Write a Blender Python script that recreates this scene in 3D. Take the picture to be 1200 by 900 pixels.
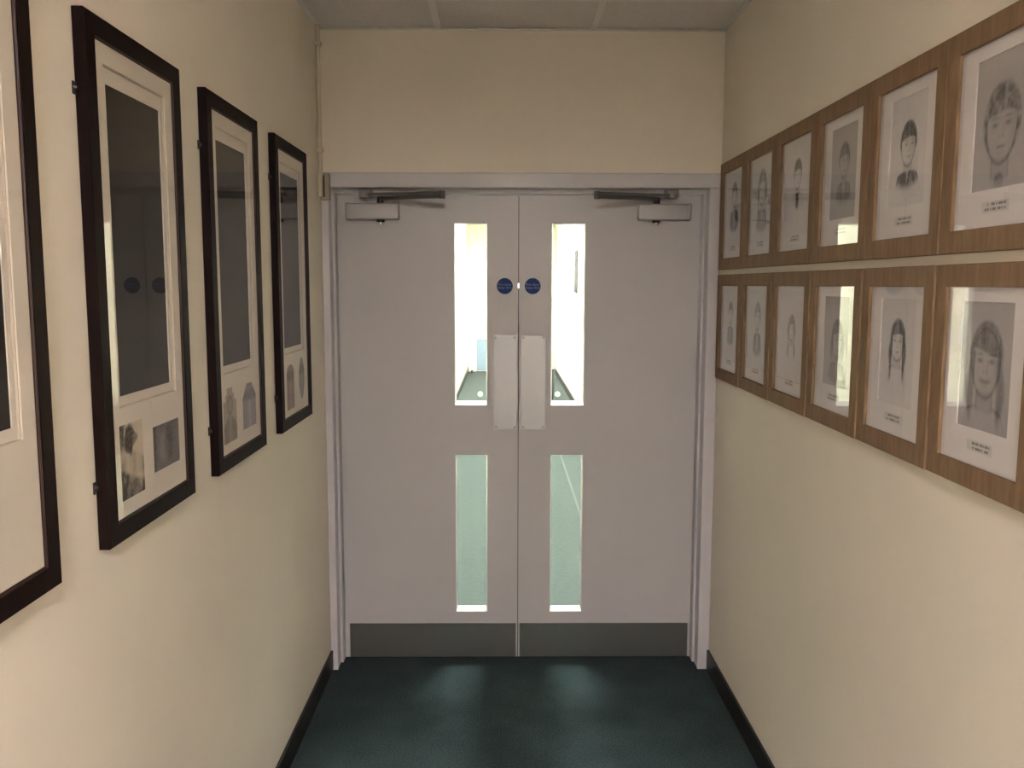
import bpy, bmesh, math, random
import numpy as np
from mathutils import Vector, Matrix

random.seed(4)
for o in list(bpy.data.objects):
    bpy.data.objects.remove(o, do_unlink=True)
SC = bpy.context.scene
COL = SC.collection

# ------------------------------------------------------------------ camera
CAM_Y, CAM_Z = -3.668, 1.6204
PITCH, YAW, ROLL, F_PX = 0.1128, 0.0095, 0.002, 1027.3
cam_d = bpy.data.cameras.new('camera')
cam_d.sensor_fit = 'HORIZONTAL'
cam_d.sensor_width = 36.0
cam_d.lens = F_PX / 1200 * 36.0
cam_d.clip_start = 0.02
cam_o = bpy.data.objects.new('camera', cam_d)
COL.objects.link(cam_o)
_f = Vector((math.sin(YAW) * math.cos(PITCH), math.cos(YAW) * math.cos(PITCH), -math.sin(PITCH)))
_r = Vector((math.cos(YAW), -math.sin(YAW), 0))
_u = _r.cross(_f)
_r2 = math.cos(ROLL) * _r + math.sin(ROLL) * _u
_u2 = -math.sin(ROLL) * _r + math.cos(ROLL) * _u
cam_o.matrix_world = Matrix(((_r2.x, _u2.x, -_f.x, 0), (_r2.y, _u2.y, -_f.y, CAM_Y), (_r2.z, _u2.z, -_f.z, CAM_Z), (0, 0, 0, 1)))
SC.camera = cam_o

# ------------------------------------------------------------------ world, light levels, exposure
SKY_STRENGTH = 1.2
SKY_COLOUR = (0.93, 0.98, 1.0, 1)
LAMP_STRENGTH = 22.5
FAR_LAMP_STRENGTH = 20.0
FAR_LAMP_COLOUR = (1.0, 1.0, 0.98)
LAMP_COLOUR = (1.0, 0.935, 0.99)
w = bpy.data.worlds.new('overcast_sky')
SC.world = w
w.use_nodes = True
bg = w.node_tree.nodes['Background']
bg.inputs[0].default_value = SKY_COLOUR
bg.inputs[1].default_value = SKY_STRENGTH
SC.view_settings.view_transform = 'Standard'
SC.view_settings.look = 'None'
SC.view_settings.gamma = 1.0
SC.view_settings.use_curve_mapping = False
SC.view_settings.exposure = 3.0


def portal(loc, sx, sy, rot):
    d = bpy.data.lights.new('sky_portal', 'AREA')
    d.shape = 'RECTANGLE'
    d.size, d.size_y = sx, sy
    d.cycles.is_portal = True
    o = bpy.data.objects.new('sky_portal', d)
    o.location = loc
    o.rotation_euler = rot
    COL.objects.link(o)


# ------------------------------------------------------------------ materials
MATS = {}


def mat(name, col, rough=0.6, metal=0.0, noise=0.0, scale=20.0, bump=0.0, bscale=80.0, spec=0.5, stretch=None, col2=None):
    if name in MATS:
        return MATS[name]
    m = bpy.data.materials.new(name)
    m.use_nodes = True
    nt = m.node_tree
    b = nt.nodes['Principled BSDF']
    b.inputs['Base Color'].default_value = (*col, 1)
    b.inputs['Roughness'].default_value = rough
    b.inputs['Metallic'].default_value = metal
    b.inputs['Specular IOR Level'].default_value = spec
    tc = nt.nodes.new('ShaderNodeTexCoord')
    vec = tc.outputs['Object']
    if stretch:
        mp = nt.nodes.new('ShaderNodeMapping')
        mp.inputs['Scale'].default_value = stretch
        nt.links.new(vec, mp.inputs['Vector'])
        vec = mp.outputs['Vector']
    if noise > 0:
        n = nt.nodes.new('ShaderNodeTexNoise')
        n.inputs['Scale'].default_value = scale
        n.inputs['Detail'].default_value = 6
        n.inputs['Roughness'].default_value = 0.65
        nt.links.new(vec, n.inputs['Vector'])
        r = nt.nodes.new('ShaderNodeValToRGB')
        c2 = col2 if col2 else tuple(c * (1 + noise) for c in col)
        r.color_ramp.elements[0].position = 0.3
        r.color_ramp.elements[1].position = 0.7
        r.color_ramp.elements[0].color = (*[c * (1 - noise) for c in col], 1)
        r.color_ramp.elements[1].color = (*[min(1, c) for c in c2], 1)
        nt.links.new(n.outputs['Fac'], r.inputs['Fac'])
        nt.links.new(r.outputs['Color'], b.inputs['Base Color'])
    if bump > 0:
        n2 = nt.nodes.new('ShaderNodeTexNoise')
        n2.inputs['Scale'].default_value = bscale
        n2.inputs['Detail'].default_value = 3
        nt.links.new(vec, n2.inputs['Vector'])
        bp = nt.nodes.new('ShaderNodeBump')
        bp.inputs['Strength'].default_value = bump
        bp.inputs['Distance'].default_value = 0.002
        nt.links.new(n2.outputs['Fac'], bp.inputs['Height'])
        nt.links.new(bp.outputs['Normal'], b.inputs['Normal'])
    MATS[name] = m
    return m


def glass_mat(name, tint=(0.97, 0.985, 0.975), gloss=1.0):
    """Thin pane: straight-through transmission plus a mirror reflection by the Fresnel law, on the outer face."""
    m = bpy.data.materials.new(name)
    m.use_nodes = True
    nt = m.node_tree
    for n in list(nt.nodes):
        nt.nodes.remove(n)
    out = nt.nodes.new('ShaderNodeOutputMaterial')
    mix = nt.nodes.new('ShaderNodeMixShader')
    tr = nt.nodes.new('ShaderNodeBsdfTransparent')
    tr.inputs[0].default_value = (*tint, 1)
    gl = nt.nodes.new('ShaderNodeBsdfGlossy')
    gl.inputs['Roughness'].default_value = 0.0
    geo = nt.nodes.new('ShaderNodeNewGeometry')
    dot = nt.nodes.new('ShaderNodeVectorMath')
    dot.operation = 'DOT_PRODUCT'
    nt.links.new(geo.outputs['Normal'], dot.inputs[0])
    nt.links.new(geo.outputs['Incoming'], dot.inputs[1])

    def math_n(op, a, b=None):
        n = nt.nodes.new('ShaderNodeMath')
        n.operation = op
        for i, x in enumerate((a, b)):
            if x is None:
                continue
            if isinstance(x, (int, float)):
                n.inputs[i].default_value = x
            else:
                nt.links.new(x, n.inputs[i])
        return n.outputs[0]
    c = math_n('ABSOLUTE', dot.outputs['Value'])
    s = math_n('POWER', math_n('SUBTRACT', 1.0, c), 5.0)
    F = math_n('ADD', 0.043, math_n('MULTIPLY', s, 0.957))
    F2 = math_n('DIVIDE', math_n('MULTIPLY', F, 2.0), math_n('ADD', F, 1.0))
    front = math_n('SUBTRACT', 1.0, geo.outputs['Backfacing'])
    fac = math_n('MULTIPLY', math_n('MULTIPLY', F2, gloss), front)
    nt.links.new(fac, mix.inputs[0])
    nt.links.new(tr.outputs[0], mix.inputs[1])
    nt.links.new(gl.outputs[0], mix.inputs[2])
    nt.links.new(mix.outputs[0], out.inputs[0])
    return m


def emit_mat(name, col, s):
    m = bpy.data.materials.new(name)
    m.use_nodes = True
    b = m.node_tree.nodes['Principled BSDF']
    b.inputs['Base Color'].default_value = (0.8, 0.8, 0.8, 1)
    b.inputs['Emission Color'].default_value = (*col, 1)
    b.inputs['Emission Strength'].default_value = s
    return m


def print_mat(name, rough=0.85):
    m = bpy.data.materials.new(name)
    m.use_nodes = True
    b = m.node_tree.nodes['Principled BSDF']
    b.inputs['Roughness'].default_value = rough
    b.inputs['Specular IOR Level'].default_value = 0.15
    a = m.node_tree.nodes.new('ShaderNodeAttribute')
    a.attribute_name = 'ink'
    m.node_tree.links.new(a.outputs['Color'], b.inputs['Base Color'])
    return m


def carpet_mat():
    m = mat('green_carpet', (0.030, 0.043, 0.040), 0.97, spec=0.1)
    nt = m.node_tree
    b = nt.nodes['Principled BSDF']
    tc = nt.nodes.new('ShaderNodeTexCoord')
    n1 = nt.nodes.new('ShaderNodeTexNoise')
    n1.inputs['Scale'].default_value = 160
    n1.inputs['Detail'].default_value = 4
    n2 = nt.nodes.new('ShaderNodeTexNoise')
    n2.inputs['Scale'].default_value = 6
    n2.inputs['Detail'].default_value = 5
    nt.links.new(tc.outputs['Object'], n1.inputs['Vector'])
    nt.links.new(tc.outputs['Object'], n2.inputs['Vector'])
    r1 = nt.nodes.new('ShaderNodeValToRGB')
    r1.color_ramp.elements[0].position = 0.3
    r1.color_ramp.elements[1].position = 0.72
    r1.color_ramp.elements[0].color = (0.020, 0.032, 0.034, 1)
    r1.color_ramp.elements[1].color = (0.057, 0.080, 0.080, 1)
    nt.links.new(n1.outputs['Fac'], r1.inputs['Fac'])
    r2 = nt.nodes.new('ShaderNodeValToRGB')
    r2.color_ramp.elements[0].position = 0.3
    r2.color_ramp.elements[1].position = 0.7
    r2.color_ramp.elements[0].color = (0.82, 0.82, 0.82, 1)
    r2.color_ramp.elements[1].color = (1.1, 1.1, 1.1, 1)
    nt.links.new(n2.outputs['Fac'], r2.inputs['Fac'])
    mx = nt.nodes.new('ShaderNodeMixRGB')
    mx.blend_type = 'MULTIPLY'
    mx.inputs[0].default_value = 1.0
    nt.links.new(r1.outputs['Color'], mx.inputs[1])
    nt.links.new(r2.outputs['Color'], mx.inputs[2])
    nt.links.new(mx.outputs[0], b.inputs['Base Color'])
    bp = nt.nodes.new('ShaderNodeBump')
    bp.inputs['Strength'].default_value = 0.5
    bp.inputs['Distance'].default_value = 0.003
    nt.links.new(n1.outputs['Fac'], bp.inputs['Height'])
    nt.links.new(bp.outputs['Normal'], b.inputs['Normal'])
    return m


M_WALL = mat('cream_wall_paint', (0.80, 0.73, 0.605), 0.62, noise=0.025, scale=3, bump=0.12, bscale=140, spec=0.3)
M_FARWALL = mat('pale_wall_paint', (0.76, 0.74, 0.62), 0.7, noise=0.02, scale=3)
M_CEIL = mat('mineral_tile', (0.80, 0.77, 0.73), 0.9, noise=0.07, scale=90, bump=0.5, bscale=120)
M_GRID = mat('white_ceiling_bar', (0.90, 0.87, 0.83), 0.5)
M_WHITE = mat('white_gloss_paint', (0.53, 0.51, 0.495), 0.35, noise=0.02, scale=5, bump=0.03, bscale=60)
M_TRIM = mat('white_trim_paint', (0.60, 0.575, 0.575), 0.38, noise=0.02, scale=6)
M_BASE = mat('dark_brown_baseboard', (0.010, 0.007, 0.006), 0.45, noise=0.3, scale=30)
M_CARPET = carpet_mat()
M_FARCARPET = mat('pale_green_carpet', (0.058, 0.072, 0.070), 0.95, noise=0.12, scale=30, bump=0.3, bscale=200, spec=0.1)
M_STEEL = mat('brushed_steel', (0.30, 0.31, 0.30), 0.42, metal=1.0, noise=0.05, scale=30, stretch=(1, 1, 40))
M_ALU = mat('satin_aluminium', (0.52, 0.525, 0.515), 0.50, metal=0.7, noise=0.03, scale=40, stretch=(30, 1, 1))
M_CLOSER = mat('closer_silver_enamel', (0.46, 0.445, 0.435), 0.4, metal=0.15)
M_ARM = mat('closer_arm_steel', (0.125, 0.12, 0.112), 0.5, metal=0.1)
M_SHOE = mat('closer_shoe_grey', (0.30, 0.285, 0.265), 0.5)
M_CHROME = mat('chrome', (0.8, 0.8, 0.8), 0.15, metal=1.0)
M_DARKMETAL = mat('dark_metal', (0.05, 0.045, 0.04), 0.45, metal=0.5)
M_BLUE = mat('blue_sign_plastic', (0.012, 0.040, 0.165), 0.5, spec=0.2)
M_SIGNTXT = mat('sign_lettering', (0.17, 0.24, 0.38), 0.5)
M_SEAL = mat('brush_seal', (0.05, 0.045, 0.04), 0.9)
M_MAHOG = mat('dark_mahogany', (0.010, 0.0045, 0.0034), 0.55, noise=0.35, scale=8, stretch=(6, 6, 0.6), spec=0.1)
M_MAHOG_LIP = mat('lit_mahogany_edge', (0.034, 0.012, 0.007), 0.5, noise=0.3, scale=9)  # lighter, redder copy of the frame wood: lamplight on the inner edge painted in
M_OAK = mat('light_oak', (0.235, 0.150, 0.083), 0.6, noise=0.22, scale=12, stretch=(5, 5, 0.8), bump=0.1, bscale=60, spec=0.12)
M_MOUNT = mat('cream_mount_board', (0.76, 0.70, 0.60), 0.9, noise=0.02, scale=6, spec=0.15)
M_BEVEL = mat('mount_bevel', (0.60, 0.53, 0.42), 0.9, spec=0.1)
M_PAPER = mat('white_mount_board', (0.86, 0.83, 0.825), 0.9, noise=0.015, scale=6, spec=0.15)
M_PANEL = mat('dark_brown_panel', (0.012, 0.007, 0.004), 0.7, noise=0.2, scale=60, spec=0.2)
M_BACK = mat('backing_board', (0.30, 0.22, 0.14), 0.9)
M_CONDUIT = mat('painted_conduit', (0.66, 0.575, 0.43), 0.5)
M_BOX = mat('beige_box_plastic', (0.34, 0.295, 0.215), 0.55)
M_SLOT = mat('dark_slot', (0.05, 0.04, 0.03), 0.7)
M_BLUEDOOR = mat('pale_blue_paint', (0.26, 0.36, 0.48), 0.5)
M_BIN = mat('slate_blue_plastic', (0.050, 0.058, 0.085), 0.5)
M_GROUND = mat('pale_paving', (0.30, 0.30, 0.28), 0.9, noise=0.15, scale=4)
M_NOTICE = mat('grey_notice_felt', (0.035, 0.035, 0.04), 0.9)
M_RUBBER = mat('black_rubber', (0.006, 0.006, 0.006), 0.7)
M_MARK = mat('frosted_glass_marker', (0.55, 0.56, 0.55), 0.8)
_nt = M_MARK.node_tree
_tl = _nt.nodes.new('ShaderNodeBsdfTranslucent')
_tl.inputs[0].default_value = (0.8, 0.82, 0.8, 1)
_ad = _nt.nodes.new('ShaderNodeMixShader')
_ad.inputs[0].default_value = 0.6
_nt.links.new(_nt.nodes['Principled BSDF'].outputs[0], _ad.inputs[1])
_nt.links.new(_tl.outputs[0], _ad.inputs[2])
_nt.links.new(_ad.outputs[0], _nt.nodes['Material Output'].inputs[0])
M_GLASS = glass_mat('picture_glass', (0.992, 0.988, 0.985))
M_ACRYLIC = glass_mat('low_reflect_glazing', (0.992, 0.988, 0.985), 0.66)
M_DOORGLASS = glass_mat('vision_panel_glass', (0.93, 0.97, 0.945))
M_WINGLASS = glass_mat('window_glass')
M_PRINT = print_mat('printed_ink')
M_LAMP = emit_mat('lamp_diffuser_glow', LAMP_COLOUR, LAMP_STRENGTH)
M_FARLAMP = emit_mat('cool_lamp_diffuser_glow', FAR_LAMP_COLOUR, FAR_LAMP_STRENGTH)


# ------------------------------------------------------------------ helpers
def box(bm, x0, x1, y0, y1, z0, z1, bev=0.0, seg=2, mi=0):
    vs = [bm.verts.new((x, y, z)) for z in (z0, z1) for y in (y0, y1) for x in (x0, x1)]
    fs = []
    for q in ((0, 2, 3, 1), (4, 5, 7, 6), (0, 1, 5, 4), (2, 6, 7, 3), (0, 4, 6, 2), (1, 3, 7, 5)):
        f = bm.faces.new([vs[i] for i in q])
        f.material_index = mi
        fs.append(f)
    if bev > 0:
        es = list({e for f in fs for e in f.edges})
        bmesh.ops.bevel(bm, geom=es, offset=bev, segments=seg, affect='EDGES', profile=0.5)
    return bm


def cyl(bm, c0, c1, r0, r1=None, n=20, cap=True):
    r1 = r0 if r1 is None else r1
    c0, c1 = Vector(c0), Vector(c1)
    d = (c1 - c0).normalized()
    a = d.orthogonal().normalized()
    b = d.cross(a)
    A, B = [], []
    for i in range(n):
        t = 2 * math.pi * i / n
        v = a * math.cos(t) + b * math.sin(t)
        A.append(bm.verts.new(c0 + v * r0))
        B.append(bm.verts.new(c1 + v * r1))
    for i in range(n):
        j = (i + 1) % n
        bm.faces.new((A[i], A[j], B[j], B[i]))
    if cap:
        bm.faces.new(A[::-1])
        bm.faces.new(B)
    return bm


def bar(bm, p0, p1, wid, thick, wid1=None):
    """Flat bar lying horizontally from p0 to p1 with rounded ends."""
    p0, p1 = Vector(p0), Vector(p1)
    wid1 = wid if wid1 is None else wid1
    d = (p1 - p0).normalized()
    n = Vector((-d.y, d.x, 0)).normalized()
    up = d.cross(n).normalized()
    if up.z < 0:
        up = -up
    outline = []
    for i in range(9):
        t = -math.pi / 2 + math.pi * i / 8
        outline.append(p1 + (d * math.cos(t) + n * math.sin(t)) * wid1 / 2)
    for i in range(9):
        t = math.pi / 2 + math.pi * i / 8
        outline.append(p0 + (d * math.cos(t) + n * math.sin(t)) * wid / 2)
    lo = [bm.verts.new(v - up * thick / 2) for v in outline]
    hi = [bm.verts.new(v + up * thick / 2) for v in outline]
    bm.faces.new(lo[::-1])
    bm.faces.new(hi)
    k = len(lo)
    for i in range(k):
        j = (i + 1) % k
        bm.faces.new((lo[i], lo[j], hi[j], hi[i]))
    return bm


def holed(bm, xs, zs, holes, y0, y1, axis='y'):
    """Slab with rectangular holes; xs/zs are cut lines, holes a set of (i,j) cells. axis = thickness axis."""
    def P(a, t, z):
        return (a, t, z) if axis == 'y' else (t, a, z)
    nx, nz = len(xs), len(zs)
    V = {}

    def v(i, j, k):
        if (i, j, k) not in V:
            V[(i, j, k)] = bm.verts.new(P(xs[i], (y0, y1)[k], zs[j]))
        return V[(i, j, k)]

    def solid(i, j):
        return 0 <= i < nx - 1 and 0 <= j < nz - 1 and (i, j) not in holes
    for i in range(nx - 1):
        for j in range(nz - 1):
            if not solid(i, j):
                continue
            for k in (0, 1):
                bm.faces.new((v(i, j, k), v(i + 1, j, k), v(i + 1, j + 1, k), v(i, j + 1, k)))
            if not solid(i - 1, j):
                bm.faces.new((v(i, j, 0), v(i, j + 1, 0), v(i, j + 1, 1), v(i, j, 1)))
            if not solid(i + 1, j):
                bm.faces.new((v(i + 1, j, 0), v(i + 1, j + 1, 0), v(i + 1, j + 1, 1), v(i + 1, j, 1)))
            if not solid(i, j - 1):
                bm.faces.new((v(i, j, 0), v(i + 1, j, 0), v(i + 1, j, 1), v(i, j, 1)))
            if not solid(i, j + 1):
                bm.faces.new((v(i, j + 1, 0), v(i + 1, j + 1, 0), v(i + 1, j + 1, 1), v(i, j + 1, 1)))
    bmesh.ops.recalc_face_normals(bm, faces=bm.faces)
    return bm


def ring(bm, x0, x1, z0, z1, prof):
    """Mitred rectangular moulding; prof = closed list of (inset, y)."""
    L = []
    for t, y in prof:
        L.append([bm.verts.new(p) for p in ((x0 + t, y, z0 + t), (x1 - t, y, z0 + t), (x1 - t, y, z1 - t), (x0 + t, y, z1 - t))])
    n = len(L)
    for a in range(n):
        b = (a + 1) % n
        for i in range(4):
            j = (i + 1) % 4
            bm.faces.new((L[a][i], L[a][j], L[b][j], L[b][i]))
    bmesh.ops.recalc_face_normals(bm, faces=bm.faces)
    return bm


def obj(name, bm, m, parent=None, smooth=False, mesh_name=None):
    me = bpy.data.meshes.new(mesh_name or name)
    if isinstance(bm, bmesh.types.BMesh):
        bmesh.ops.recalc_face_normals(bm, faces=bm.faces)
        bm.to_mesh(me)
        bm.free()
    else:
        me = bm
    for x in (m if isinstance(m, (list, tuple)) else [m]):
        me.materials.append(x)
    if smooth:
        for p in me.polygons:
            p.use_smooth = True
        if hasattr(me, 'set_sharp_from_angle'):
            me.set_sharp_from_angle(angle=math.radians(35))
    o = bpy.data.objects.new(name, me)
    COL.objects.link(o)
    if parent:
        o.parent = parent
    return o


def NB():
    return bmesh.new()


def B(*a, **k):
    return box(bmesh.new(), *a, **k)


def struct(name, bm, m, **k):
    o = obj(name, bm, m, **k)
    o['kind'] = 'structure'
    return o


def thing(name, label, cat, loc=(0, 0, 0), rotz=0.0, group=None):
    o = bpy.data.objects.new(name, None)
    o.empty_display_size = 0.05
    COL.objects.link(o)
    o.location = loc
    o.rotation_euler = (0, 0, rotz)
    tag(o, label, cat, group)
    return o


def tag(o, label, cat, group=None):
    o['label'] = label
    o['category'] = cat
    if group:
        o['group'] = group


# ------------------------------------------------------------------ the setting: near corridor
XL, XR = -0.728, 0.870
YW = -0.100          # face of the door wall
ZC = 2.6127          # ceiling
YB = -8.0            # wall behind the camera
FX0, FX1, FY1, FZC = -0.665, 0.955, 12.7, 2.78   # the corridor beyond the doors
AY = -0.115          # architrave face

fl = struct('floor', B(-0.95, 1.25, YB - 0.1, 0.02, -0.1, 0.0), M_CARPET)
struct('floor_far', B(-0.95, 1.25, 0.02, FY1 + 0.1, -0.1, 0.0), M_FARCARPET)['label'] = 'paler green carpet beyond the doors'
fl['label'] = 'dark green flecked carpet'
struct('wall_left', B(XL - 0.15, XL, YB, 0.1, 0.0, 2.75), M_WALL)
struct('wall_right', B(XR, XR + 0.15, YB, 0.1, 0.0, 2.75), M_WALL)
struct('wall_back', B(XL - 0.15, XR + 0.15, YB - 0.1, YB, 0.0, 2.75), M_WALL)
struct('wall_front', holed(NB(), [XL, -0.715, 0.840, XR], [0.0, 2.022, 2.9], {(1, 0)}, YW, 0.1), M_WALL)

# architrave, and the door lining with its rebate
bm = NB()
box(bm, XL + 0.0005, -0.6975, AY, YW, 0.0, 2.0045, bev=0.003)
box(bm, 0.8215, XR - 0.0005, AY, YW, 0.0, 2.0045, bev=0.003)
box(bm, XL + 0.0005, XR - 0.0005, AY, YW, 2.005, 2.062, bev=0.003)
struct('trim_1', bm, M_TRIM)
bm = NB()
box(bm, -0.7145, -0.7005, YW, 0.0995, 0.0, 2.0215)
box(bm, 0.8245, 0.8395, YW, 0.0995, 0.0, 2.0215)
box(bm, -0.7005, 0.8245, YW, 0.0995, 2.0065, 2.0215)
box(bm, -0.7005, -0.6895, -0.04, 0.0995, 0.0, 2.0065, bev=0.0015)
box(bm, 0.8145, 0.8245, -0.04, 0.0995, 0.0, 2.0065, bev=0.0015)
box(bm, -0.6895, 0.8145, -0.04, 0.0995, 1.9880, 2.0065, bev=0.0015)
struct('trim_2', bm, M_TRIM)

HB = 0.087
bm = box(NB(), XL, XL + 0.010, YB + 0.01, AY - 0.0005, 0.0, HB, bev=0.002)
struct('baseboard_left', bm, M_BASE)
bm = box(NB(), XR - 0.010, XR, YB + 0.01, AY - 0.0005, 0.0, HB, bev=0.002)
struct('baseboard_right', bm, M_BASE)


def ceiling_light(label, loc, hx, hy, m, group=None):
    t = thing('ceiling_light', label, 'ceiling light', loc, 0, group)
    bm = NB()
    L = []
    for tt, z in ((0, 0), (0.02, 0), (0.02, 0.0295), (0, 0.0295)):
        L.append([bm.verts.new(p) for p in ((-hx + tt, -hy + tt, z), (hx - tt, -hy + tt, z), (hx - tt, hy - tt, z), (-hx + tt, hy - tt, z))])
    for a in range(4):
        for k in range(4):
            bm.faces.new((L[a][k], L[a][(k + 1) % 4], L[(a + 1) % 4][(k + 1) % 4], L[(a + 1) % 4][k]))
    obj('rim', bm, M_GRID, t)
    obj('diffuser', B(-hx + 0.021, hx - 0.021, -hy + 0.021, hy - 0.021, 0.024, 0.028), m, t)


# suspended ceiling: bars with a tile in each cell
gx = [XL, -0.258, 0.350, XR]
gy = [YW]
y = -0.465
while y > YB:
    gy.append(y)
    y -= 0.6095
gy.append(YB)
bm = NB()
HW = 0.012
for x in gx[1:-1]:
    box(bm, x - HW, x + HW, YB, YW, ZC, ZC + 0.03)
for yy in gy[1:-1]:
    for i in range(3):
        a = gx[i] + (HW if i else 0)
        b = gx[i + 1] - (HW if i < 2 else 0)
        box(bm, a, b, yy - HW, yy + HW, ZC, ZC + 0.03)
for x0, x1 in ((XL, XL + 0.018), (XR - 0.018, XR)):
    box(bm, x0, x1, YB, YW, ZC - 0.002, ZC)
box(bm, XL, XR, YW - 0.018, YW, ZC - 0.002, ZC)
ceil = struct('ceiling', bm, M_GRID)
struct('roof_slab', B(XL - 0.15, XR + 0.15, YB - 0.1, 0.1, 2.76, 2.9), M_GRID)
LAMP_CELLS = {(1, 8)}
for j in range(len(gy) - 1):
    for i in range(3):
        x0 = gx[i] + (HW if i else 0.001)
        x1 = gx[i + 1] - (HW if i < 2 else 0.001)
        y1 = gy[j] - (HW if j else 0.001)
        y0 = gy[j + 1] + (HW if j < len(gy) - 2 else 0.001)
        if y1 - y0 < 0.05:
            continue
        if (i, j) in LAMP_CELLS:
            cx, cy = (x0 + x1) / 2, (y0 + y1) / 2
            ceiling_light('recessed square ceiling light in the tiled ceiling of the cream corridor', (cx, cy, ZC + 0.004),
                          (x1 - x0) / 2 - 0.001, (y1 - y0) / 2 - 0.001, M_LAMP)
            continue
        obj('ceiling_tile', box(NB(), x0, x1, y0, y1, ZC + 0.005, ZC + 0.02), M_CEIL, ceil)

# ------------------------------------------------------------------ the setting: bright corridor beyond the doors
struct('wall_far_left', B(FX0 - 0.2, FX0, 0.1, FY1, 0.0, 2.95), M_FARWALL)
struct('wall_far_right', B(FX1, FX1 + 0.2, 0.1, FY1, 0.0, 2.95), M_FARWALL)
EDX0, EDX1, EDZ = -0.58, 0.86, 2.15
struct('wall_far_end', holed(NB(), [FX0 - 0.2, EDX0, EDX1, FX1 + 0.2], [0.0, EDZ, 2.95], {(1, 0)}, FY1, FY1 + 0.1), M_FARWALL)
struct('ceiling_far', B(FX0 - 0.2, FX1 + 0.2, 0.1, FY1, FZC, FZC + 0.1), M_FARWALL)
bm = NB()
box(bm, FX0, FX0 + 0.012, 0.11, FY1, 0.0, 0.09)
struct('baseboard_far_left', bm, M_BASE)
bm = NB()
box(bm, FX1 - 0.012, FX1, 0.11, FY1, 0.0, 0.09)
struct('baseboard_far_right', bm, M_BASE)
struct('ground', B(-40, 40, -40, 60, -0.35, -0.12), M_GROUND)
for nth, yy in zip(('first', 'second', 'third', 'fourth', 'fifth'), (0.95, 3.35, 5.75, 8.15, 10.55)):
    ceiling_light('%s ceiling light panel beyond the white double doors' % nth, (0.145, yy, FZC - 0.0305), 0.3, 0.3, M_FARLAMP,
                  'ceiling lights beyond the doors')
# glazed doors at the far end
d3 = thing('door_3', '', '', ((EDX0 + EDX1) / 2, FY1, 0), 0)
del d3['label'], d3['category']
d3['kind'] = 'structure'
hw = (EDX1 - EDX0) / 2
obj('door_frame', ring(NB(), -hw + 0.001, hw - 0.001, -0.05, EDZ - 0.001, [(0, -0.01), (0, 0.08), (0.05, 0.08), (0.05, -0.01)]), M_TRIM, d3)
for s in (-1, 1):
    x0, x1 = (-hw + 0.055, -0.004) if s < 0 else (0.004, hw - 0.055)
    xs = [x0, x0 + 0.10, x1 - 0.10, x1]
    lf = obj('leaf', holed(NB(), xs, [0.01, 0.62, 2.0, EDZ - 0.055], {(1, 1)}, 0.02, 0.06), M_TRIM, d3)
    obj('kick_panel', B(x0 + 0.02, x1 - 0.02, 0.0185, 0.0199, 0.02, 0.61), M_BLUEDOOR, lf)
    obj('pane', B(x0 + 0.10, x1 - 0.10, 0.037, 0.043, 0.62, 2.0), M_WINGLASS, lf)
    obj('handle', box(NB(), (x1 - 0.07 if s < 0 else x0 + 0.04), (x1 - 0.04 if s < 0 else x0 + 0.07), -0.03, 0.02, 0.95, 1.25, bev=0.006), M_CHROME, lf)
portal(((EDX0 + EDX1) / 2, FY1 + 0.11, 1.3), EDX1 - EDX0, 1.5, (math.radians(-90), 0, 0))
struct('trim_3', B(0.535, 0.553, 0.3, 12.6, 0.0, 0.003), mat('pale_floor_line', (0.067, 0.079, 0.077), 0.9))  # thin lengthwise strip, slightly paler than the far carpet

# ------------------------------------------------------------------ the double doors
DZ0, DZ1, DT = 0.008, 1.985, 0.044
UZ0, UZ1, LZ0, LZ1 = 1.114, 1.874, 0.212, 0.901


def closer(door, sx, xc, spx, elx, brx):
    """Overhead closer: rounded body on the leaf, two-piece arm folded out to an elbow, shoe on the frame."""
    bm = NB()
    box(bm, xc - 0.108, xc + 0.108, -0.046, -0.0002, 1.884, 1.949, bev=0.007, seg=3)
    body = obj('door_closer', bm, M_CLOSER, door, smooth=True)
    body['label'] = 'silver-grey overhead door closer'
    e = xc - sx * 0.092
    obj('end_cap', box(NB(), min(e, e - sx * 0.018), max(e, e - sx * 0.018), -0.048, -0.0003, 1.882, 1.951, bev=0.008, seg=3), M_CLOSER, body, smooth=True)
    obj('spindle', cyl(NB(), (spx, -0.023, 1.949), (spx, -0.023, 1.968), 0.014), M_DARKMETAL, body, smooth=True)
    bm = NB()
    cyl(bm, (spx, -0.023, 1.884), (spx, -0.023, 1.874), 0.016)
    obj('spindle_collar', bm, M_DARKMETAL, body, smooth=True)
    obj('spindle_cap', cyl(NB(), (spx, -0.023, 1.874), (spx, -0.023, 1.866), 0.008), M_CHROME, body, smooth=True)
    obj('main_arm', bar(NB(), (spx, -0.023, 1.9695), (elx, -0.205, 1.9610), 0.026, 0.014, 0.024), M_ARM, body, smooth=True)
    obj('forearm', bar(NB(), (elx, -0.205, 1.9740), (brx, -0.062, 1.9810), 0.022, 0.011, 0.022), M_ARM, body, smooth=True)
    obj('elbow_pin', cyl(NB(), (elx, -0.205, 1.952), (elx, -0.205, 1.9815), 0.0115), M_ARM, body, smooth=True)
    bm = NB()
    box(bm, brx - 0.030, brx + 0.030, -0.0465, -0.0405, 1.972, 2.0035, bev=0.002)
    box(bm, brx - 0.024, brx + 0.024, -0.084, -0.046, 1.984, 2.000, bev=0.004)
    cyl(bm, (brx, -0.062, 1.968), (brx, -0.062, 1.987), 0.022)
    obj('arm_shoe', bm, M_SHOE, body, smooth=True)


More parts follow.
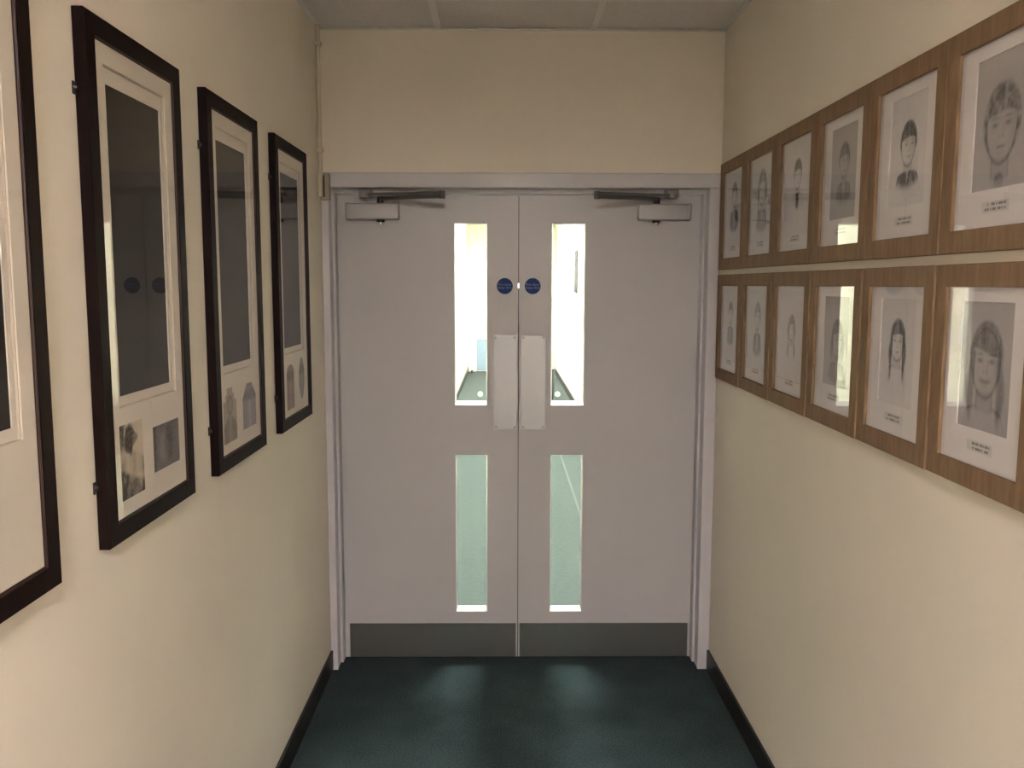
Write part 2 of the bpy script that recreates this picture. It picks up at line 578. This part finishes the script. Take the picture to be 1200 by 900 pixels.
def text_mesh(body, size):
    c = bpy.data.curves.new('lettering', 'FONT')
    c.body = body
    c.size = size
    c.align_x = 'CENTER'
    c.align_y = 'CENTER'
    c.space_line = 0.85
    c.extrude = 0.0002
    o = bpy.data.objects.new('lettering', c)
    COL.objects.link(o)
    dg = bpy.context.evaluated_depsgraph_get()
    me = bpy.data.meshes.new_from_object(o.evaluated_get(dg))
    bpy.data.objects.remove(o, do_unlink=True)
    me.transform(Matrix.Rotation(math.radians(90), 4, 'X'))
    return me


def door(name, label, x0, x1, w0, w1, kx0, kx1, px0, px1, sgx):
    xs = [x0, w0, w1, x1]
    zs = [DZ0, LZ0, LZ1, UZ0, UZ1, DZ1]
    d = struct(name, holed(NB(), xs, zs, {(1, 1), (1, 3)}, 0.0, DT), M_WHITE)
    d['label'] = label
    for z0, z1 in ((LZ0, LZ1), (UZ0, UZ1)):
        # splayed glazing bead around the opening, then the pane
        bm = NB()
        sd, bt, tp = 0.005, 0.016, 0.004
        f = [(w0, 0.001, z0), (w1, 0.001, z0), (w1, 0.001, z1), (w0, 0.001, z1)]
        g = [(w0 + sd, 0.030, z0 + bt), (w1 - sd, 0.030, z0 + bt), (w1 - sd, 0.030, z1 - tp), (w0 + sd, 0.030, z1 - tp)]
        h = [(w0, 0.043, z0), (w1, 0.043, z0), (w1, 0.043, z1), (w0, 0.043, z1)]
        R = [[bm.verts.new(p) for p in q] for q in (f, g, h)]
        for a in (0, 1):
            for i in range(4):
                j = (i + 1) % 4
                bm.faces.new((R[a][i], R[a][j], R[a + 1][j], R[a + 1][i]))
        obj('glazing_bead', bm, M_TRIM, d)
        obj('vision_panel', B(w0 + sd - 0.002, w1 - sd + 0.002, 0.027, 0.033, z0 + bt - 0.002, z1 - tp + 0.002), M_DOORGLASS, d)
    mk = -0.100 if sgx < 0.06 else 0.229
    obj('glass_marker', cyl(NB(), (mk, 0.0333, 1.158), (mk, 0.0336, 1.158), 0.012, n=24), M_MARK, d)
    obj('kick_plate', box(NB(), kx0, kx1, -0.0016, -0.0001, 0.0082, 0.160, bev=0.0006, seg=1), M_STEEL, d)['label'] = 'brushed steel kick plate'
    pp = obj('push_plate', box(NB(), px0, px1, -0.0018, -0.0001, 1.012, 1.410, bev=0.0007, seg=1), M_ALU, d)
    pp['label'] = 'satin metal push plate'
    for sx in (px0 + 0.011, px1 - 0.011):
        for sz in (1.022, 1.400):
            obj('screw', cyl(NB(), (sx, -0.0018, sz), (sx, -0.0028, sz), 0.0042, 0.003, n=12), M_STEEL, pp)
    sg = obj('fire_door_sign', cyl(NB(), (sgx, -0.0001, 1.6146), (sgx, -0.0022, 1.6146), 0.0335, 0.0328, n=40), M_BLUE, d)
    sg['label'] = 'round blue fire door sign'
    le = obj('lettering', text_mesh('Fire door\nkeep shut', 0.0150), M_SIGNTXT, sg)
    le.location = (sgx, -0.0024, 1.6146)
    return d


d1 = door('door_1', 'white fire door leaf hinged beside the wall of dark frames', -0.6866, 0.0600, -0.205, -0.069, -0.666, 0.0535, -0.044, 0.057, 0.004)
d2 = door('door_2', 'white fire door leaf hinged beside the wall of oak frames', 0.0632, 0.8114, 0.199, 0.337, 0.0695, 0.802, 0.072, 0.176, 0.120)
closer(d1, 1, -0.535, -0.504, -0.240, -0.560)
closer(d2, -1, 0.6565, 0.6255, 0.362, 0.681)
for z0, z1 in ((0.012, 1.606), (1.626, 1.982)):
    obj('brush_seal', B(0.0601, 0.0631, 0.012, 0.036, z0, z1), M_SEAL, d1)

# ------------------------------------------------------------------ conduit and contact box by the door frame
t = thing('cable_conduit', 'thin painted conduit running down from ceiling to small box by door frame', 'conduit', (XL, -0.165, 2.03))
obj('pipe', cyl(NB(), (0.0115, 0, 0.0), (0.0115, 0, ZC - 2.03 - 0.003), 0.0085, n=16), M_CONDUIT, t, smooth=True)
for z in (0.10, 0.50):
    obj('clip', box(NB(), 0.0, 0.024, -0.013, 0.013, z, z + 0.018, bev=0.003), M_CONDUIT, t)
obj('elbow', box(NB(), 0.001, 0.0165, -0.016, 0.016, -0.07, 0.012, bev=0.004), M_CONDUIT, t, smooth=True)
t = thing('junction_box', 'small beige box with dark vertical slot at top corner of door frame', 'junction box', (XL + 0.021, AY, 1.953))
obj('cover', box(NB(), -0.019, 0.019, -0.026, -0.0004, 0.0, 0.102, bev=0.003), M_BOX, t)
obj('slot', B(-0.006, 0.001, -0.0268, -0.0255, 0.010, 0.094), M_SLOT, t)

# ------------------------------------------------------------------ prints (flat ink on paper, built as coloured grids)
rng = np.random.default_rng(7)


def sm(e0, e1, x):
    t = np.clip((x - e0) / (e1 - e0), 0, 1)
    return t * t * (3 - 2 * t)


def vnoise(X, Z, s, seed):
    r = np.random.default_rng(seed)
    n = 64
    g = r.random((n, n))
    a, b = X * s, Z * s
    i, j = np.floor(a).astype(int), np.floor(b).astype(int)
    fa, fb = a - i, b - j
    fa, fb = fa * fa * (3 - 2 * fa), fb * fb * (3 - 2 * fb)
    q = lambda p, k: g[p % n, k % n]
    return (q(i, j) * (1 - fa) + q(i + 1, j) * fa) * (1 - fb) + (q(i, j + 1) * (1 - fa) + q(i + 1, j + 1) * fa) * fb


def grid_print(name, parent, x0, x1, z0, z1, y, nx, nz, fn, mask=None):
    xs = np.linspace(x0, x1, nx + 1)
    zs = np.linspace(z0, z1, nz + 1)
    X, Z = np.meshgrid(xs, zs)
    U, V = (X - x0) / (x1 - x0), (Z - z0) / (z1 - z0)
    rgb = fn(U, V, X, Z)
    co = np.stack([X, np.full_like(X, y), Z], -1).reshape(-1, 3)
    idx = np.arange((nx + 1) * (nz + 1)).reshape(nz + 1, nx + 1)
    q = np.stack([idx[:-1, :-1], idx[:-1, 1:], idx[1:, 1:], idx[1:, :-1]], -1).reshape(-1, 4)
    if mask is not None:
        mk = mask(U, V)
        k = mk[:-1, :-1] & mk[:-1, 1:] & mk[1:, 1:] & mk[1:, :-1]
        q = q[k.reshape(-1)]
    me = bpy.data.meshes.new(name)
    me.from_pydata(co.tolist(), [], q.tolist())
    at = me.color_attributes.new('ink', 'FLOAT_COLOR', 'POINT')
    c4 = np.ones((rgb.shape[0] * rgb.shape[1], 4), np.float32)
    c4[:, :3] = rgb.reshape(-1, 3)
    at.data.foreach_set('color', c4.ravel())
    return obj(name, me, M_PRINT, parent)


def portrait_fn(p, seed):
    """Pencil portrait. Sizes in units of head half-width a, centred at head (hx, hz) of the sheet."""
    def fn(U, V, X, Z):
        a = p['a']
        x0, x1 = X.min(), X.max()
        z0, z1 = Z.min(), Z.max()
        x = (X - (x0 + p.get('hx', 0.5) * (x1 - x0))) / a
        z = (Z - (z0 + p.get('hz', 0.6) * (z1 - z0))) / a
        tilt = p.get('tilt', 0.0)
        x, z = x * math.cos(tilt) + z * math.sin(tilt), -x * math.sin(tilt) + z * math.cos(tilt)
        turn = p.get('turn', 0.0)
        grain = 0.7 + 0.6 * vnoise(X, Z, 900, seed) * vnoise(X + 0.3, Z, 350, seed + 1) + 0.25 * vnoise(X * 3, Z, 240, seed + 2)
        D = np.zeros_like(X)
        face = np.sqrt(x ** 2 + (np.where(z < 0, z / 1.42, z / 1.25)) ** 2)
        infa = sm(1.04, 0.94, face)
        # hair
        hs = p.get('hair_top', 1.22)
        ht = np.sqrt((x / hs) ** 2 + ((z - 0.12) / (1.50 if z0 < 9 else 1)) ** 2)
        cap = sm(1.06, 0.9, ht) * (1 - infa * sm(0.62, 0.42, z + 0.18 * np.abs(x - p.get('part', 0.2))))
        cap *= sm(p.get('cap_low', -0.5), p.get('cap_low', -0.5) + 0.5, z)
        ln = p.get('long', 0.0)
        if ln > 0:
            wd = 1.28 + 0.12 * np.sin(z * 2.5 + seed)
            side = sm(wd + 0.12, wd - 0.1, np.abs(x)) * sm(0.70, 0.86, np.abs(x) + 0.05 * z) * sm(-ln - 0.4, -ln + 0.5, z) * sm(0.6, 0.2, z)
            cap = np.maximum(cap, side * p.get('long_d', 0.8))
        streak = 0.55 + 0.6 * vnoise(x * 3.2 + 0.25 * z, z * 0.5, 2.2, seed + 5)
        if p.get('curly'):
            streak = 0.3 + 1.0 * vnoise(x, z, 5.0, seed + 6)
        D += cap * p.get('hair', 0.6) * streak
        # face contour and shading
        D += p.get('line', 0.35) * np.exp(-((face - 1.0) / 0.07) ** 2) * (0.4 + 0.6 * sm(0.3, -0.4, z))
        D += 0.22 * infa * sm(0.2, 0.95, x * (1 if turn >= 0 else -1)) * p.get('shade', 1.0)
        fx = x - turn * 0.35
        for s in (-1, 1):
            ex = fx - s * 0.42
            D += infa * 0.62 * np.exp(-((ex / 0.20) ** 2 + ((z - 0.02) / 0.10) ** 2))
            D += infa * 0.42 * np.exp(-((ex / 0.27) ** 2 + ((z - 0.28 + 0.10 * np.abs(ex)) / 0.06) ** 2))
            D += infa * 0.22 * np.exp(-(((fx - s * 0.12) / 0.08) ** 2 + ((z + 0.42) / 0.07) ** 2))
        D += infa * 0.18 * np.exp(-(((fx - 0.14) / 0.08) ** 2 + ((z + 0.22) / 0.25) ** 2))
        sw = p.get('smile', 0.3)
        D += infa * 0.50 * np.exp(-((fx / (0.26 + 0.15 * sw)) ** 4 + ((z + 0.80 - sw * 0.35 * fx ** 2) / (0.055 + 0.06 * sw)) ** 2))
        D += infa * 0.20 * np.exp(-((fx / 0.25) ** 2 + ((z + 1.02) / 0.05) ** 2))
        if p.get('beard'):
            D += infa * p['beard'] * sm(-0.35, -0.7, z) * streak * (1 - 0.6 * np.exp(-((fx / 0.3) ** 2 + ((z + 0.8) / 0.1) ** 2)))
        # neck and clothes
        neck = sm(0.62, 0.50, np.abs(x)) * sm(-2.1, -1.9, z) * sm(-1.0, -1.3, z)
        D += neck * 0.20 + 0.25 * np.exp(-((np.abs(x) - 0.56) / 0.07) ** 2) * sm(-1.05, -1.3, z) * sm(-2.1, -1.8, z)
        sh = p.get('shoulder', 2.2)
        bt = p.get('bust', -3.6)
        top = -1.75 - 0.40 * (np.abs(x) / sh) ** 2 - 1.0 * sm(sh * 0.75, sh * 1.05, np.abs(x))
        body = sm(0.12, -0.12, z - top) * sm(sh + 0.1, sh - 0.15, np.abs(x)) * sm(bt - 0.3 + 0.25 * x * x / sh, bt + 0.5 + 0.25 * x * x / sh, z)
        vneck = sm(0.10, -0.10, np.abs(x) - 0.34 * np.clip(z - bt - 0.2, 0, 2.6) / 1.6)
        cl = p.get('cloth', 0.2)
        D += body * (cl * (1 - vneck * p.get('v', 0.8))) * (0.6 + 0.55 * vnoise(x * 1.4 + z * 0.4, z * 0.5, 2.5, seed + 9))
        D += 0.28 * np.exp(-((z - top) / 0.09) ** 2) * sm(sh + 0.1, sh - 0.1, np.abs(x)) * sm(0.45, 0.7, np.abs(x))
        if p.get('tie'):
            D += p['tie'] * sm(p.get('tiew', 0.26), p.get('tiew', 0.26) * 0.5, np.abs(x)) * body
        D = np.clip(D * grain, 0, 0.97)
        base = np.array(p.get('paper', (0.70, 0.68, 0.665)))
        tone = 1 - p.get('tone_noise', 0.05) * (vnoise(X, Z, 120, seed + 11))
        ink = np.array((0.055, 0.055, 0.062))
        return base * tone[..., None] * (1 - D[..., None]) + ink * D[..., None]
    return fn


def caption_fn(seed, rows=2, paper=(0.72, 0.70, 0.68)):
    def fn(U, V, X, Z):
        D = np.zeros_like(U)
        for r in range(rows):
            vc = (r + 0.5 + 0.1) / (rows + 0.2)
            D = np.maximum(D, sm(0.30 / rows, 0.16 / rows, np.abs(V - vc)) * (vnoise(U * 40, V * 0 + r, 1.0, seed + r) > 0.32) * sm(0.10 + 0.1 * r, 0.12 + 0.1 * r, U) * sm(0.92, 0.88, U))
        return np.array(paper) * (1 - 0.72 * D[..., None]) + np.array((0.06, 0.06, 0.065)) * 0.72 * D[..., None]
    return fn


# ------------------------------------------------------------------ oak-framed pencil portraits on the right wall
RW, RH, RM, RD = 0.3542, 0.411, 0.043, 0.016
GREY = (0.50, 0.48, 0.475)
LIGHT = (0.82, 0.79, 0.78)
PALE = (0.78, 0.755, 0.75)


def oak_frame(i, row, what, p, sheet, cap, seed, first=[None]):
    zb = 1.6805 if row == 0 else 1.2496
    yc = -0.3286 - 0.3563 * i
    t = thing('portrait_picture', what, 'picture', (XR - 0.0016 * row, yc, zb), -math.pi / 2 - 0.0079 * row, 'oak-framed pencil portraits')
    hw = RW / 2
    if first[0] is None:
        bm = ring(NB(), -hw, hw, 0, RH, [(0, -0.0005), (0, -RD + 0.0015), (0.0015, -RD), (RM - 0.0015, -RD), (RM, -RD + 0.0015), (RM, -0.0094),
                                          (RM - 0.007, -0.0094), (RM - 0.007, -0.0005)])
        first[0] = obj('frame', bm, M_OAK, t)
    else:
        o = first[0].copy()
        COL.objects.link(o)
        o.parent = t
    g = RM - 0.006
    obj('glass', B(-hw + g, hw - g, -0.0090, -0.0072, g, RH - g), M_GLASS, t)
    obj('backing_board', B(-hw + g, hw - g, -0.0034, -0.0008, g, RH - g), M_BACK, t)
    x0, x1, z0, z1 = sheet
    bm = holed(NB(), [-hw + g, x0, x1, hw - g], [g, z0, z1, RH - g], {(1, 1)}, -0.0068, -0.0050)
    mt = obj('mount', bm, M_PAPER, t)
    res = 0.0019 if i >= 3 else 0.0026
    grid_print('portrait_drawing', t, x0 - 0.002, x1 + 0.002, z0 - 0.002, z1 + 0.002, -0.0042, int((x1 - x0) / res), int((z1 - z0) / res), portrait_fn(p, seed))
    if cap:
        cx, cw, cz, ch = cap
        obj('caption_card', B(cx - cw, cx + cw, -0.00708, -0.00682, cz - ch, cz + ch), M_PAPER, mt)
        grid_print('caption_text', mt, cx - cw * 0.92, cx + cw * 0.92, cz - ch * 0.8, cz + ch * 0.8, -0.00712, 46, 14, caption_fn(seed))


S_BIG = (-0.085, 0.085, 0.110, 0.342)
S_ALL = (-0.118, 0.118, 0.085, 0.355)
CAP = (0.0, 0.047, 0.079, 0.0125)
P = lambda **k: k
ORD = ['first', 'second', 'third', 'fourth', 'fifth', 'sixth']
UP = [
    ('pencil portrait of a sitter in dark clothes', P(a=0.031, hz=0.70, hair=0.95, cloth=1.1, v=0.5, bust=-4.4, shoulder=1.9, paper=LIGHT, line=0.5), S_ALL),
    ('pencil portrait of a long-haired sitter with grey top', P(a=0.040, hz=0.66, hair=0.75, long=2.0, cloth=0.75, v=0.4, bust=-3.7, shoulder=1.5, paper=LIGHT, line=0.5), S_ALL),
    ('small pencil portrait with dark hair and dark tie', P(a=0.030, hz=0.66, hair=1.1, cloth=0.10, tie=1.0, tiew=0.55, bust=-3.3, shoulder=1.6, paper=LIGHT, line=0.5), S_ALL),
    ('pencil portrait of a turned head on grey paper', P(a=0.030, hz=0.62, hx=0.50, hair=0.85, cloth=0.55, bust=-3.6, shoulder=1.6, turn=0.6, paper=GREY), S_BIG),
    ('pencil portrait of a man in dark lapels', P(a=0.032, hz=0.56, hx=0.5, hair=1.05, cloth=1.05, v=1.0, bust=-2.9, shoulder=1.8, turn=0.4, paper=PALE, tie=0.25, line=0.5), S_BIG),
    ('large pencil face with curly hair on grey paper', P(a=0.047, hz=0.47, hx=0.50, hair=0.62, curly=True, cap_low=-1.3, hair_top=1.27, cloth=0.05, tie=0.5, tiew=0.4, bust=-2.3, shoulder=0.5, paper=GREY, smile=0.2, line=0.45), S_BIG),
]
LO = [
    ('pencil portrait of a slim sitter in faint grey', P(a=0.028, hz=0.66, hair=0.75, cloth=0.7, v=0.4, bust=-4.4, shoulder=1.6, paper=LIGHT, line=0.5), S_ALL),
    ('pencil portrait in faint blue-grey tones', P(a=0.032, hz=0.66, hair=0.55, cloth=0.65, v=0.3, bust=-4.2, shoulder=1.5, paper=(0.80, 0.785, 0.785), line=0.4), S_ALL),
    ('faint pencil portrait with long straight hair', P(a=0.026, hz=0.58, hair=0.75, long=3.4, cloth=0.06, bust=-4.0, shoulder=1.6, paper=LIGHT), S_ALL),
    ('pencil portrait in profile on grey paper', P(a=0.034, hz=0.52, hx=0.55, hair=0.8, long=1.6, cloth=0.6, bust=-3.4, shoulder=1.7, turn=0.9, paper=GREY), S_BIG),
    ('pencil portrait with long dark hair', P(a=0.031, hz=0.60, hx=0.5, hair=1.0, long=2.8, long_d=1.0, cloth=0.04, bust=-4.2, shoulder=1.7, paper=PALE), S_BIG),
    ('large smiling pencil face with fringe', P(a=0.046, hz=0.54, hx=0.50, hair=0.72, long=2.4, cloth=0.03, bust=-3.4, shoulder=1.6, paper=GREY, smile=1.0, part=-0.9, cap_low=-0.2), S_BIG),
]
for row, defs in enumerate((UP, LO)):
    for i, (what, p, sheet) in enumerate(defs):
        oak_frame(i, row, '%s, oak frame, %s row, %s from doors' % (what, ('upper', 'lower')[row], ORD[i]), p, sheet, CAP, 20 + i * 7 + row * 50)


# ------------------------------------------------------------------ dark-framed display pictures on the left wall
LW, LH, LM, LD = 0.438, 0.940, 0.040, 0.022


def hue_fn(base, dark, seed, kind):
    base, dark = np.array(base), np.array(dark)

    def fn(U, V, X, Z):
        n = vnoise(X, Z, 260, seed)
        if kind == 'robe':
            hair = sm(1.1, 0.7, np.sqrt(((U - 0.42 + 0.06 * np.sin(V * 22)) / 0.30) ** 2 + ((V - 0.78) / 0.20) ** 2) + 0.35 * (vnoise(U, V, 9, seed + 8) - 0.5))
            hair = np.maximum(hair, 0.7 * sm(0.30, 0.12, U) * sm(0.62, 0.75, V))
            face = sm(1.0, 0.6, np.sqrt(((U - 0.70) / 0.20) ** 2 + ((V - 0.75) / 0.12) ** 2))
            robe = sm(0.64, 0.56, V + 0.5 * (U - 0.5) ** 2) * sm(0.24, 0.32, V)
            fold = vnoise(U * 7, V * 1.2 + 2 * U, 1.0, seed + 4)
            low = sm(0.30, 0.20, V + 0.25 * (U - 0.6)) * (0.35 + 0.8 * vnoise(U, V, 7, seed + 3))
            D = 0.30 * sm(0.35, 0.05, U) + 0.95 * hair * (1 - 0.32 * face) + robe * 0.42 * fold + low + 0.35 * sm(0.85, 0.98, U) * sm(0.6, 0.3, V)
        elif kind == 'face':
            c = sm(1.2, 0.3, np.sqrt(((U - 0.40) / 0.22) ** 2 + ((V - 0.45) / 0.42) ** 2))
            h = sm(1.1, 0.5, np.sqrt(((U - 0.60) / 0.20) ** 2 + ((V - 0.55) / 0.48) ** 2))
            D = 0.52 + 0.30 * h - 0.34 * c * (0.4 + 0.9 * vnoise(U, V, 7, seed + 2)) + 0.40 * sm(0.18, 0.0, U)
        elif kind == 'bust':
            f = np.sqrt(((U - 0.5) / 0.17) ** 2 + ((V - 0.68) / 0.14) ** 2)
            body = sm(0.52, 0.44, V + 0.8 * (U - 0.5) ** 2)
            D = 0.20 + 0.45 * sm(1.5, 1.1, f) * (1 - 0.7 * sm(1.0, 0.8, f)) + 0.40 * body * (1 - 0.5 * sm(0.16, 0.08, np.abs(U - 0.5)))
        else:
            D = 0.45 + 0.35 * sm(0.16, 0.06, np.abs(V - 0.74)) - 0.30 * np.exp(-((U - 0.5) / 0.12) ** 2) * sm(0.7, 0.5, V)
        D = np.clip(D * (0.75 + 0.5 * n), 0, 1)[..., None]
        return base * (1 - D) + dark * D
    return fn


def arch(U, V):
    return (V < 0.80) | (((U - 0.5) / 0.5) ** 2 + ((V - 0.80) / 0.2) ** 2 < 1.0)


def stepped(U, V):
    return (V < 0.78) | ((np.abs(U - 0.5) < 0.34) & (V < 0.90)) | (np.abs(U - 0.5) < 0.22)


def clipped(U, V):
    return (np.abs(U - 0.5) < 0.5 - 0.30 * np.clip((V - 0.70) / 0.30, 0, 1)) | (V < 0.70)


def shield(U, V):
    return (np.abs(U - 0.5) < 0.5 * np.sqrt(np.clip(V / 0.40, 0, 1))) & (np.abs(U - 0.5) < 0.18 + 0.32 * np.clip((1 - V) / 0.30, 0, 1))


SEP, SEPD = (0.66, 0.57, 0.42), (0.045, 0.034, 0.022)
GRY, GRYD = (0.33, 0.30, 0.28), (0.045, 0.04, 0.038)
# photo = (x0, x1, z0, z1, kind, light, dark, mask) in frame coordinates: x from the frame's near edge
PHOTOS = [
    [(0.075, 0.185, 0.075, 0.215, 'bust', GRY, GRYD, None)],
    [(0.072, 0.176, 0.070, 0.213, 'robe', SEP, SEPD, None), (0.226, 0.366, 0.092, 0.186, 'face', GRY, GRYD, None)],
    [(0.066, 0.176, 0.066, 0.208, 'bust', (0.50, 0.44, 0.35), (0.10, 0.085, 0.065), stepped), (0.232, 0.358, 0.078, 0.202, 'dress', (0.44, 0.41, 0.43), (0.12, 0.11, 0.125), clipped)],
    [(0.096, 0.196, 0.060, 0.212, 'dress', (0.40, 0.31, 0.27), (0.12, 0.075, 0.065), arch), (0.266, 0.350, 0.072, 0.220, 'dress', (0.40, 0.37, 0.36), (0.12, 0.11, 0.11), shield)],
]
LEFT_LABEL = [
    'tall dark mahogany frame with dark panel, farthest of its row from the doors',
    'tall dark mahogany frame with dark panel above a sepia robed figure and a square photo',
    'tall dark mahogany frame with dark panel above stepped-top and clipped-corner photos',
    'tall dark mahogany frame with dark panel above arched and shield-shaped photos, next to doors',
]
first = {}
for k in range(4):
    y_near = (-2.740, -2.128, -1.520, -0.893)[k]
    t = thing('display_picture', LEFT_LABEL[k], 'picture', (XL, y_near + LW / 2, 1.1445), math.pi / 2, 'dark-framed display pictures')
    hw = LW / 2

    def shared(name, make, m):
        if name not in first:
            first[name] = obj(name, make(), m, t)
            return first[name]
        o = first[name].copy()
        COL.objects.link(o)
        o.parent = t
        return o
    shared('frame', lambda: ring(NB(), -hw, hw, 0, LH, [(0, -0.001), (0, -LD + 0.002), (0.002, -LD), (LM - 0.004, -LD), (LM - 0.004, -0.0185),
                                                       (LM - 0.007, -0.0185), (LM - 0.007, -0.001)]), M_MAHOG)
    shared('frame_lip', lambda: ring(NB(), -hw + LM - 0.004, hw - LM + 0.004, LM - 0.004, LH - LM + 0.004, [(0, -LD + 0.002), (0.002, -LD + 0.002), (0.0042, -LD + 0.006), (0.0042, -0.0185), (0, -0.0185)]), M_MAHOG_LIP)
    g = LM - 0.0065
    shared('glass', lambda: B(-hw + g, hw - g, -0.0180, -0.0160, g, LH - g), M_ACRYLIC)
    shared('backing_board', lambda: B(-hw + g, hw - g, -0.0045, -0.0012, g, LH - g), M_BACK)
    # outer mount with a tall aperture, inner mount set deeper, then the dark panel
    a0, a1, c0, c1 = -hw + 0.078, hw - 0.076, 0.2455, 0.865
    shared('mount', lambda: holed(NB(), [-hw + g, a0, a1, hw - g], [g, c0, c1, LH - g], {(1, 1)}, -0.0150, -0.0125), M_MOUNT)
    b0, b1, e0, e1 = a0 + 0.020, a1 - 0.015, c0 + 0.020, c1 - 0.030
    shared('inner_mount', lambda: holed(NB(), [a0 - 0.006, b0, b1, a1 + 0.006], [c0 - 0.006, e0, e1, c1 + 0.006], {(1, 1)}, -0.0085, -0.0062), M_MOUNT)
    shared('mount_edge', lambda: ring(NB(), a0 - 0.003, a1 + 0.003, c0 - 0.003, c1 + 0.003, [(0, -0.0124), (0.0045, -0.0124), (0.0045, -0.0086), (0, -0.0086)]), M_BEVEL)
    shared('dark_panel', lambda: B(b0 - 0.004, b1 + 0.004, -0.0060, -0.0046, e0 - 0.004, e1 + 0.004), M_PANEL)
    for n, (x0, x1, z0, z1, kind, lt, dk, mk) in enumerate(PHOTOS[k]):
        ph = grid_print('photograph', t, x0 - hw, x1 - hw, z0, z1, -0.01515, 60, 60, hue_fn(lt, dk, 60 + 9 * k + n, kind), mk)
    for bz in (0.115, 0.805):
        def plate():
            bm = NB()
            box(bm, -hw - 0.013, -hw, -0.0035, -0.0012, -0.011, 0.011, bev=0.001, seg=1)
            cyl(bm, (-hw - 0.007, -0.0035, 0), (-hw - 0.007, -0.0085, 0), 0.006, 0.004, n=12)
            return bm
        pl = shared('hanging_plate', plate, M_DARKMETAL)
        pl.location = (0, 0, bz)

# ------------------------------------------------------------------ things in the corridor beyond
t = thing('waste_bin', 'slate-blue waste bin on the green carpet beyond the doors', 'bin', (0.60, 8.75, 0.0))
bm = NB()
cyl(bm, (0, 0, 0.0), (0, 0, 0.42), 0.115, 0.135, n=28, cap=False)
cyl(bm, (0, 0, 0.01), (0, 0, 0.42), 0.110, 0.130, n=28, cap=False)
cyl(bm, (0, 0, 0.0), (0, 0, 0.01), 0.115, 0.115, n=28)
obj('body', bm, M_BIN, t, smooth=True)
bm = NB()
cyl(bm, (0, 0, 0.415), (0, 0, 0.435), 0.140, 0.140, n=28)
obj('lid', bm, M_BIN, t, smooth=True)
t = thing('door_stop', 'small black rubber door stop on carpet by far blue door', 'door stop', (-0.585, 12.45, 0.0))
bm = NB()
cyl(bm, (0, 0, 0), (0, 0, 0.008), 0.032, 0.032)
cyl(bm, (0, 0, 0.008), (0, 0, 0.05), 0.024, 0.020)
obj('buffer', bm, M_RUBBER, t, smooth=True)
t = thing('noticeboard', 'narrow dark felt noticeboard on pale wall beyond the doors', 'noticeboard', (FX1, 7.90, 1.51), -math.pi / 2)
obj('felt', B(-0.15, 0.15, -0.010, -0.0005, 0.012, 0.548), M_NOTICE, t)
obj('board_frame', ring(NB(), -0.165, 0.165, 0, 0.56, [(0, -0.0005), (0, -0.018), (0.015, -0.018), (0.015, -0.0005)]), M_DARKMETAL, t)
t = thing('notice_frame', 'cream noticeboard in a white frame on the wall just beyond the doors', 'noticeboard', (FX0, 1.55, 1.31), math.pi / 2)
obj('panel', B(-0.60, 0.60, -0.010, -0.0005, 0.03, 0.87), mat('cream_notice_panel', (0.55, 0.50, 0.40), 0.8), t)
obj('board_frame', ring(NB(), -0.65, 0.65, 0, 0.90, [(0, -0.0005), (0, -0.025), (0.05, -0.025), (0.05, -0.0005)]), M_TRIM, t)
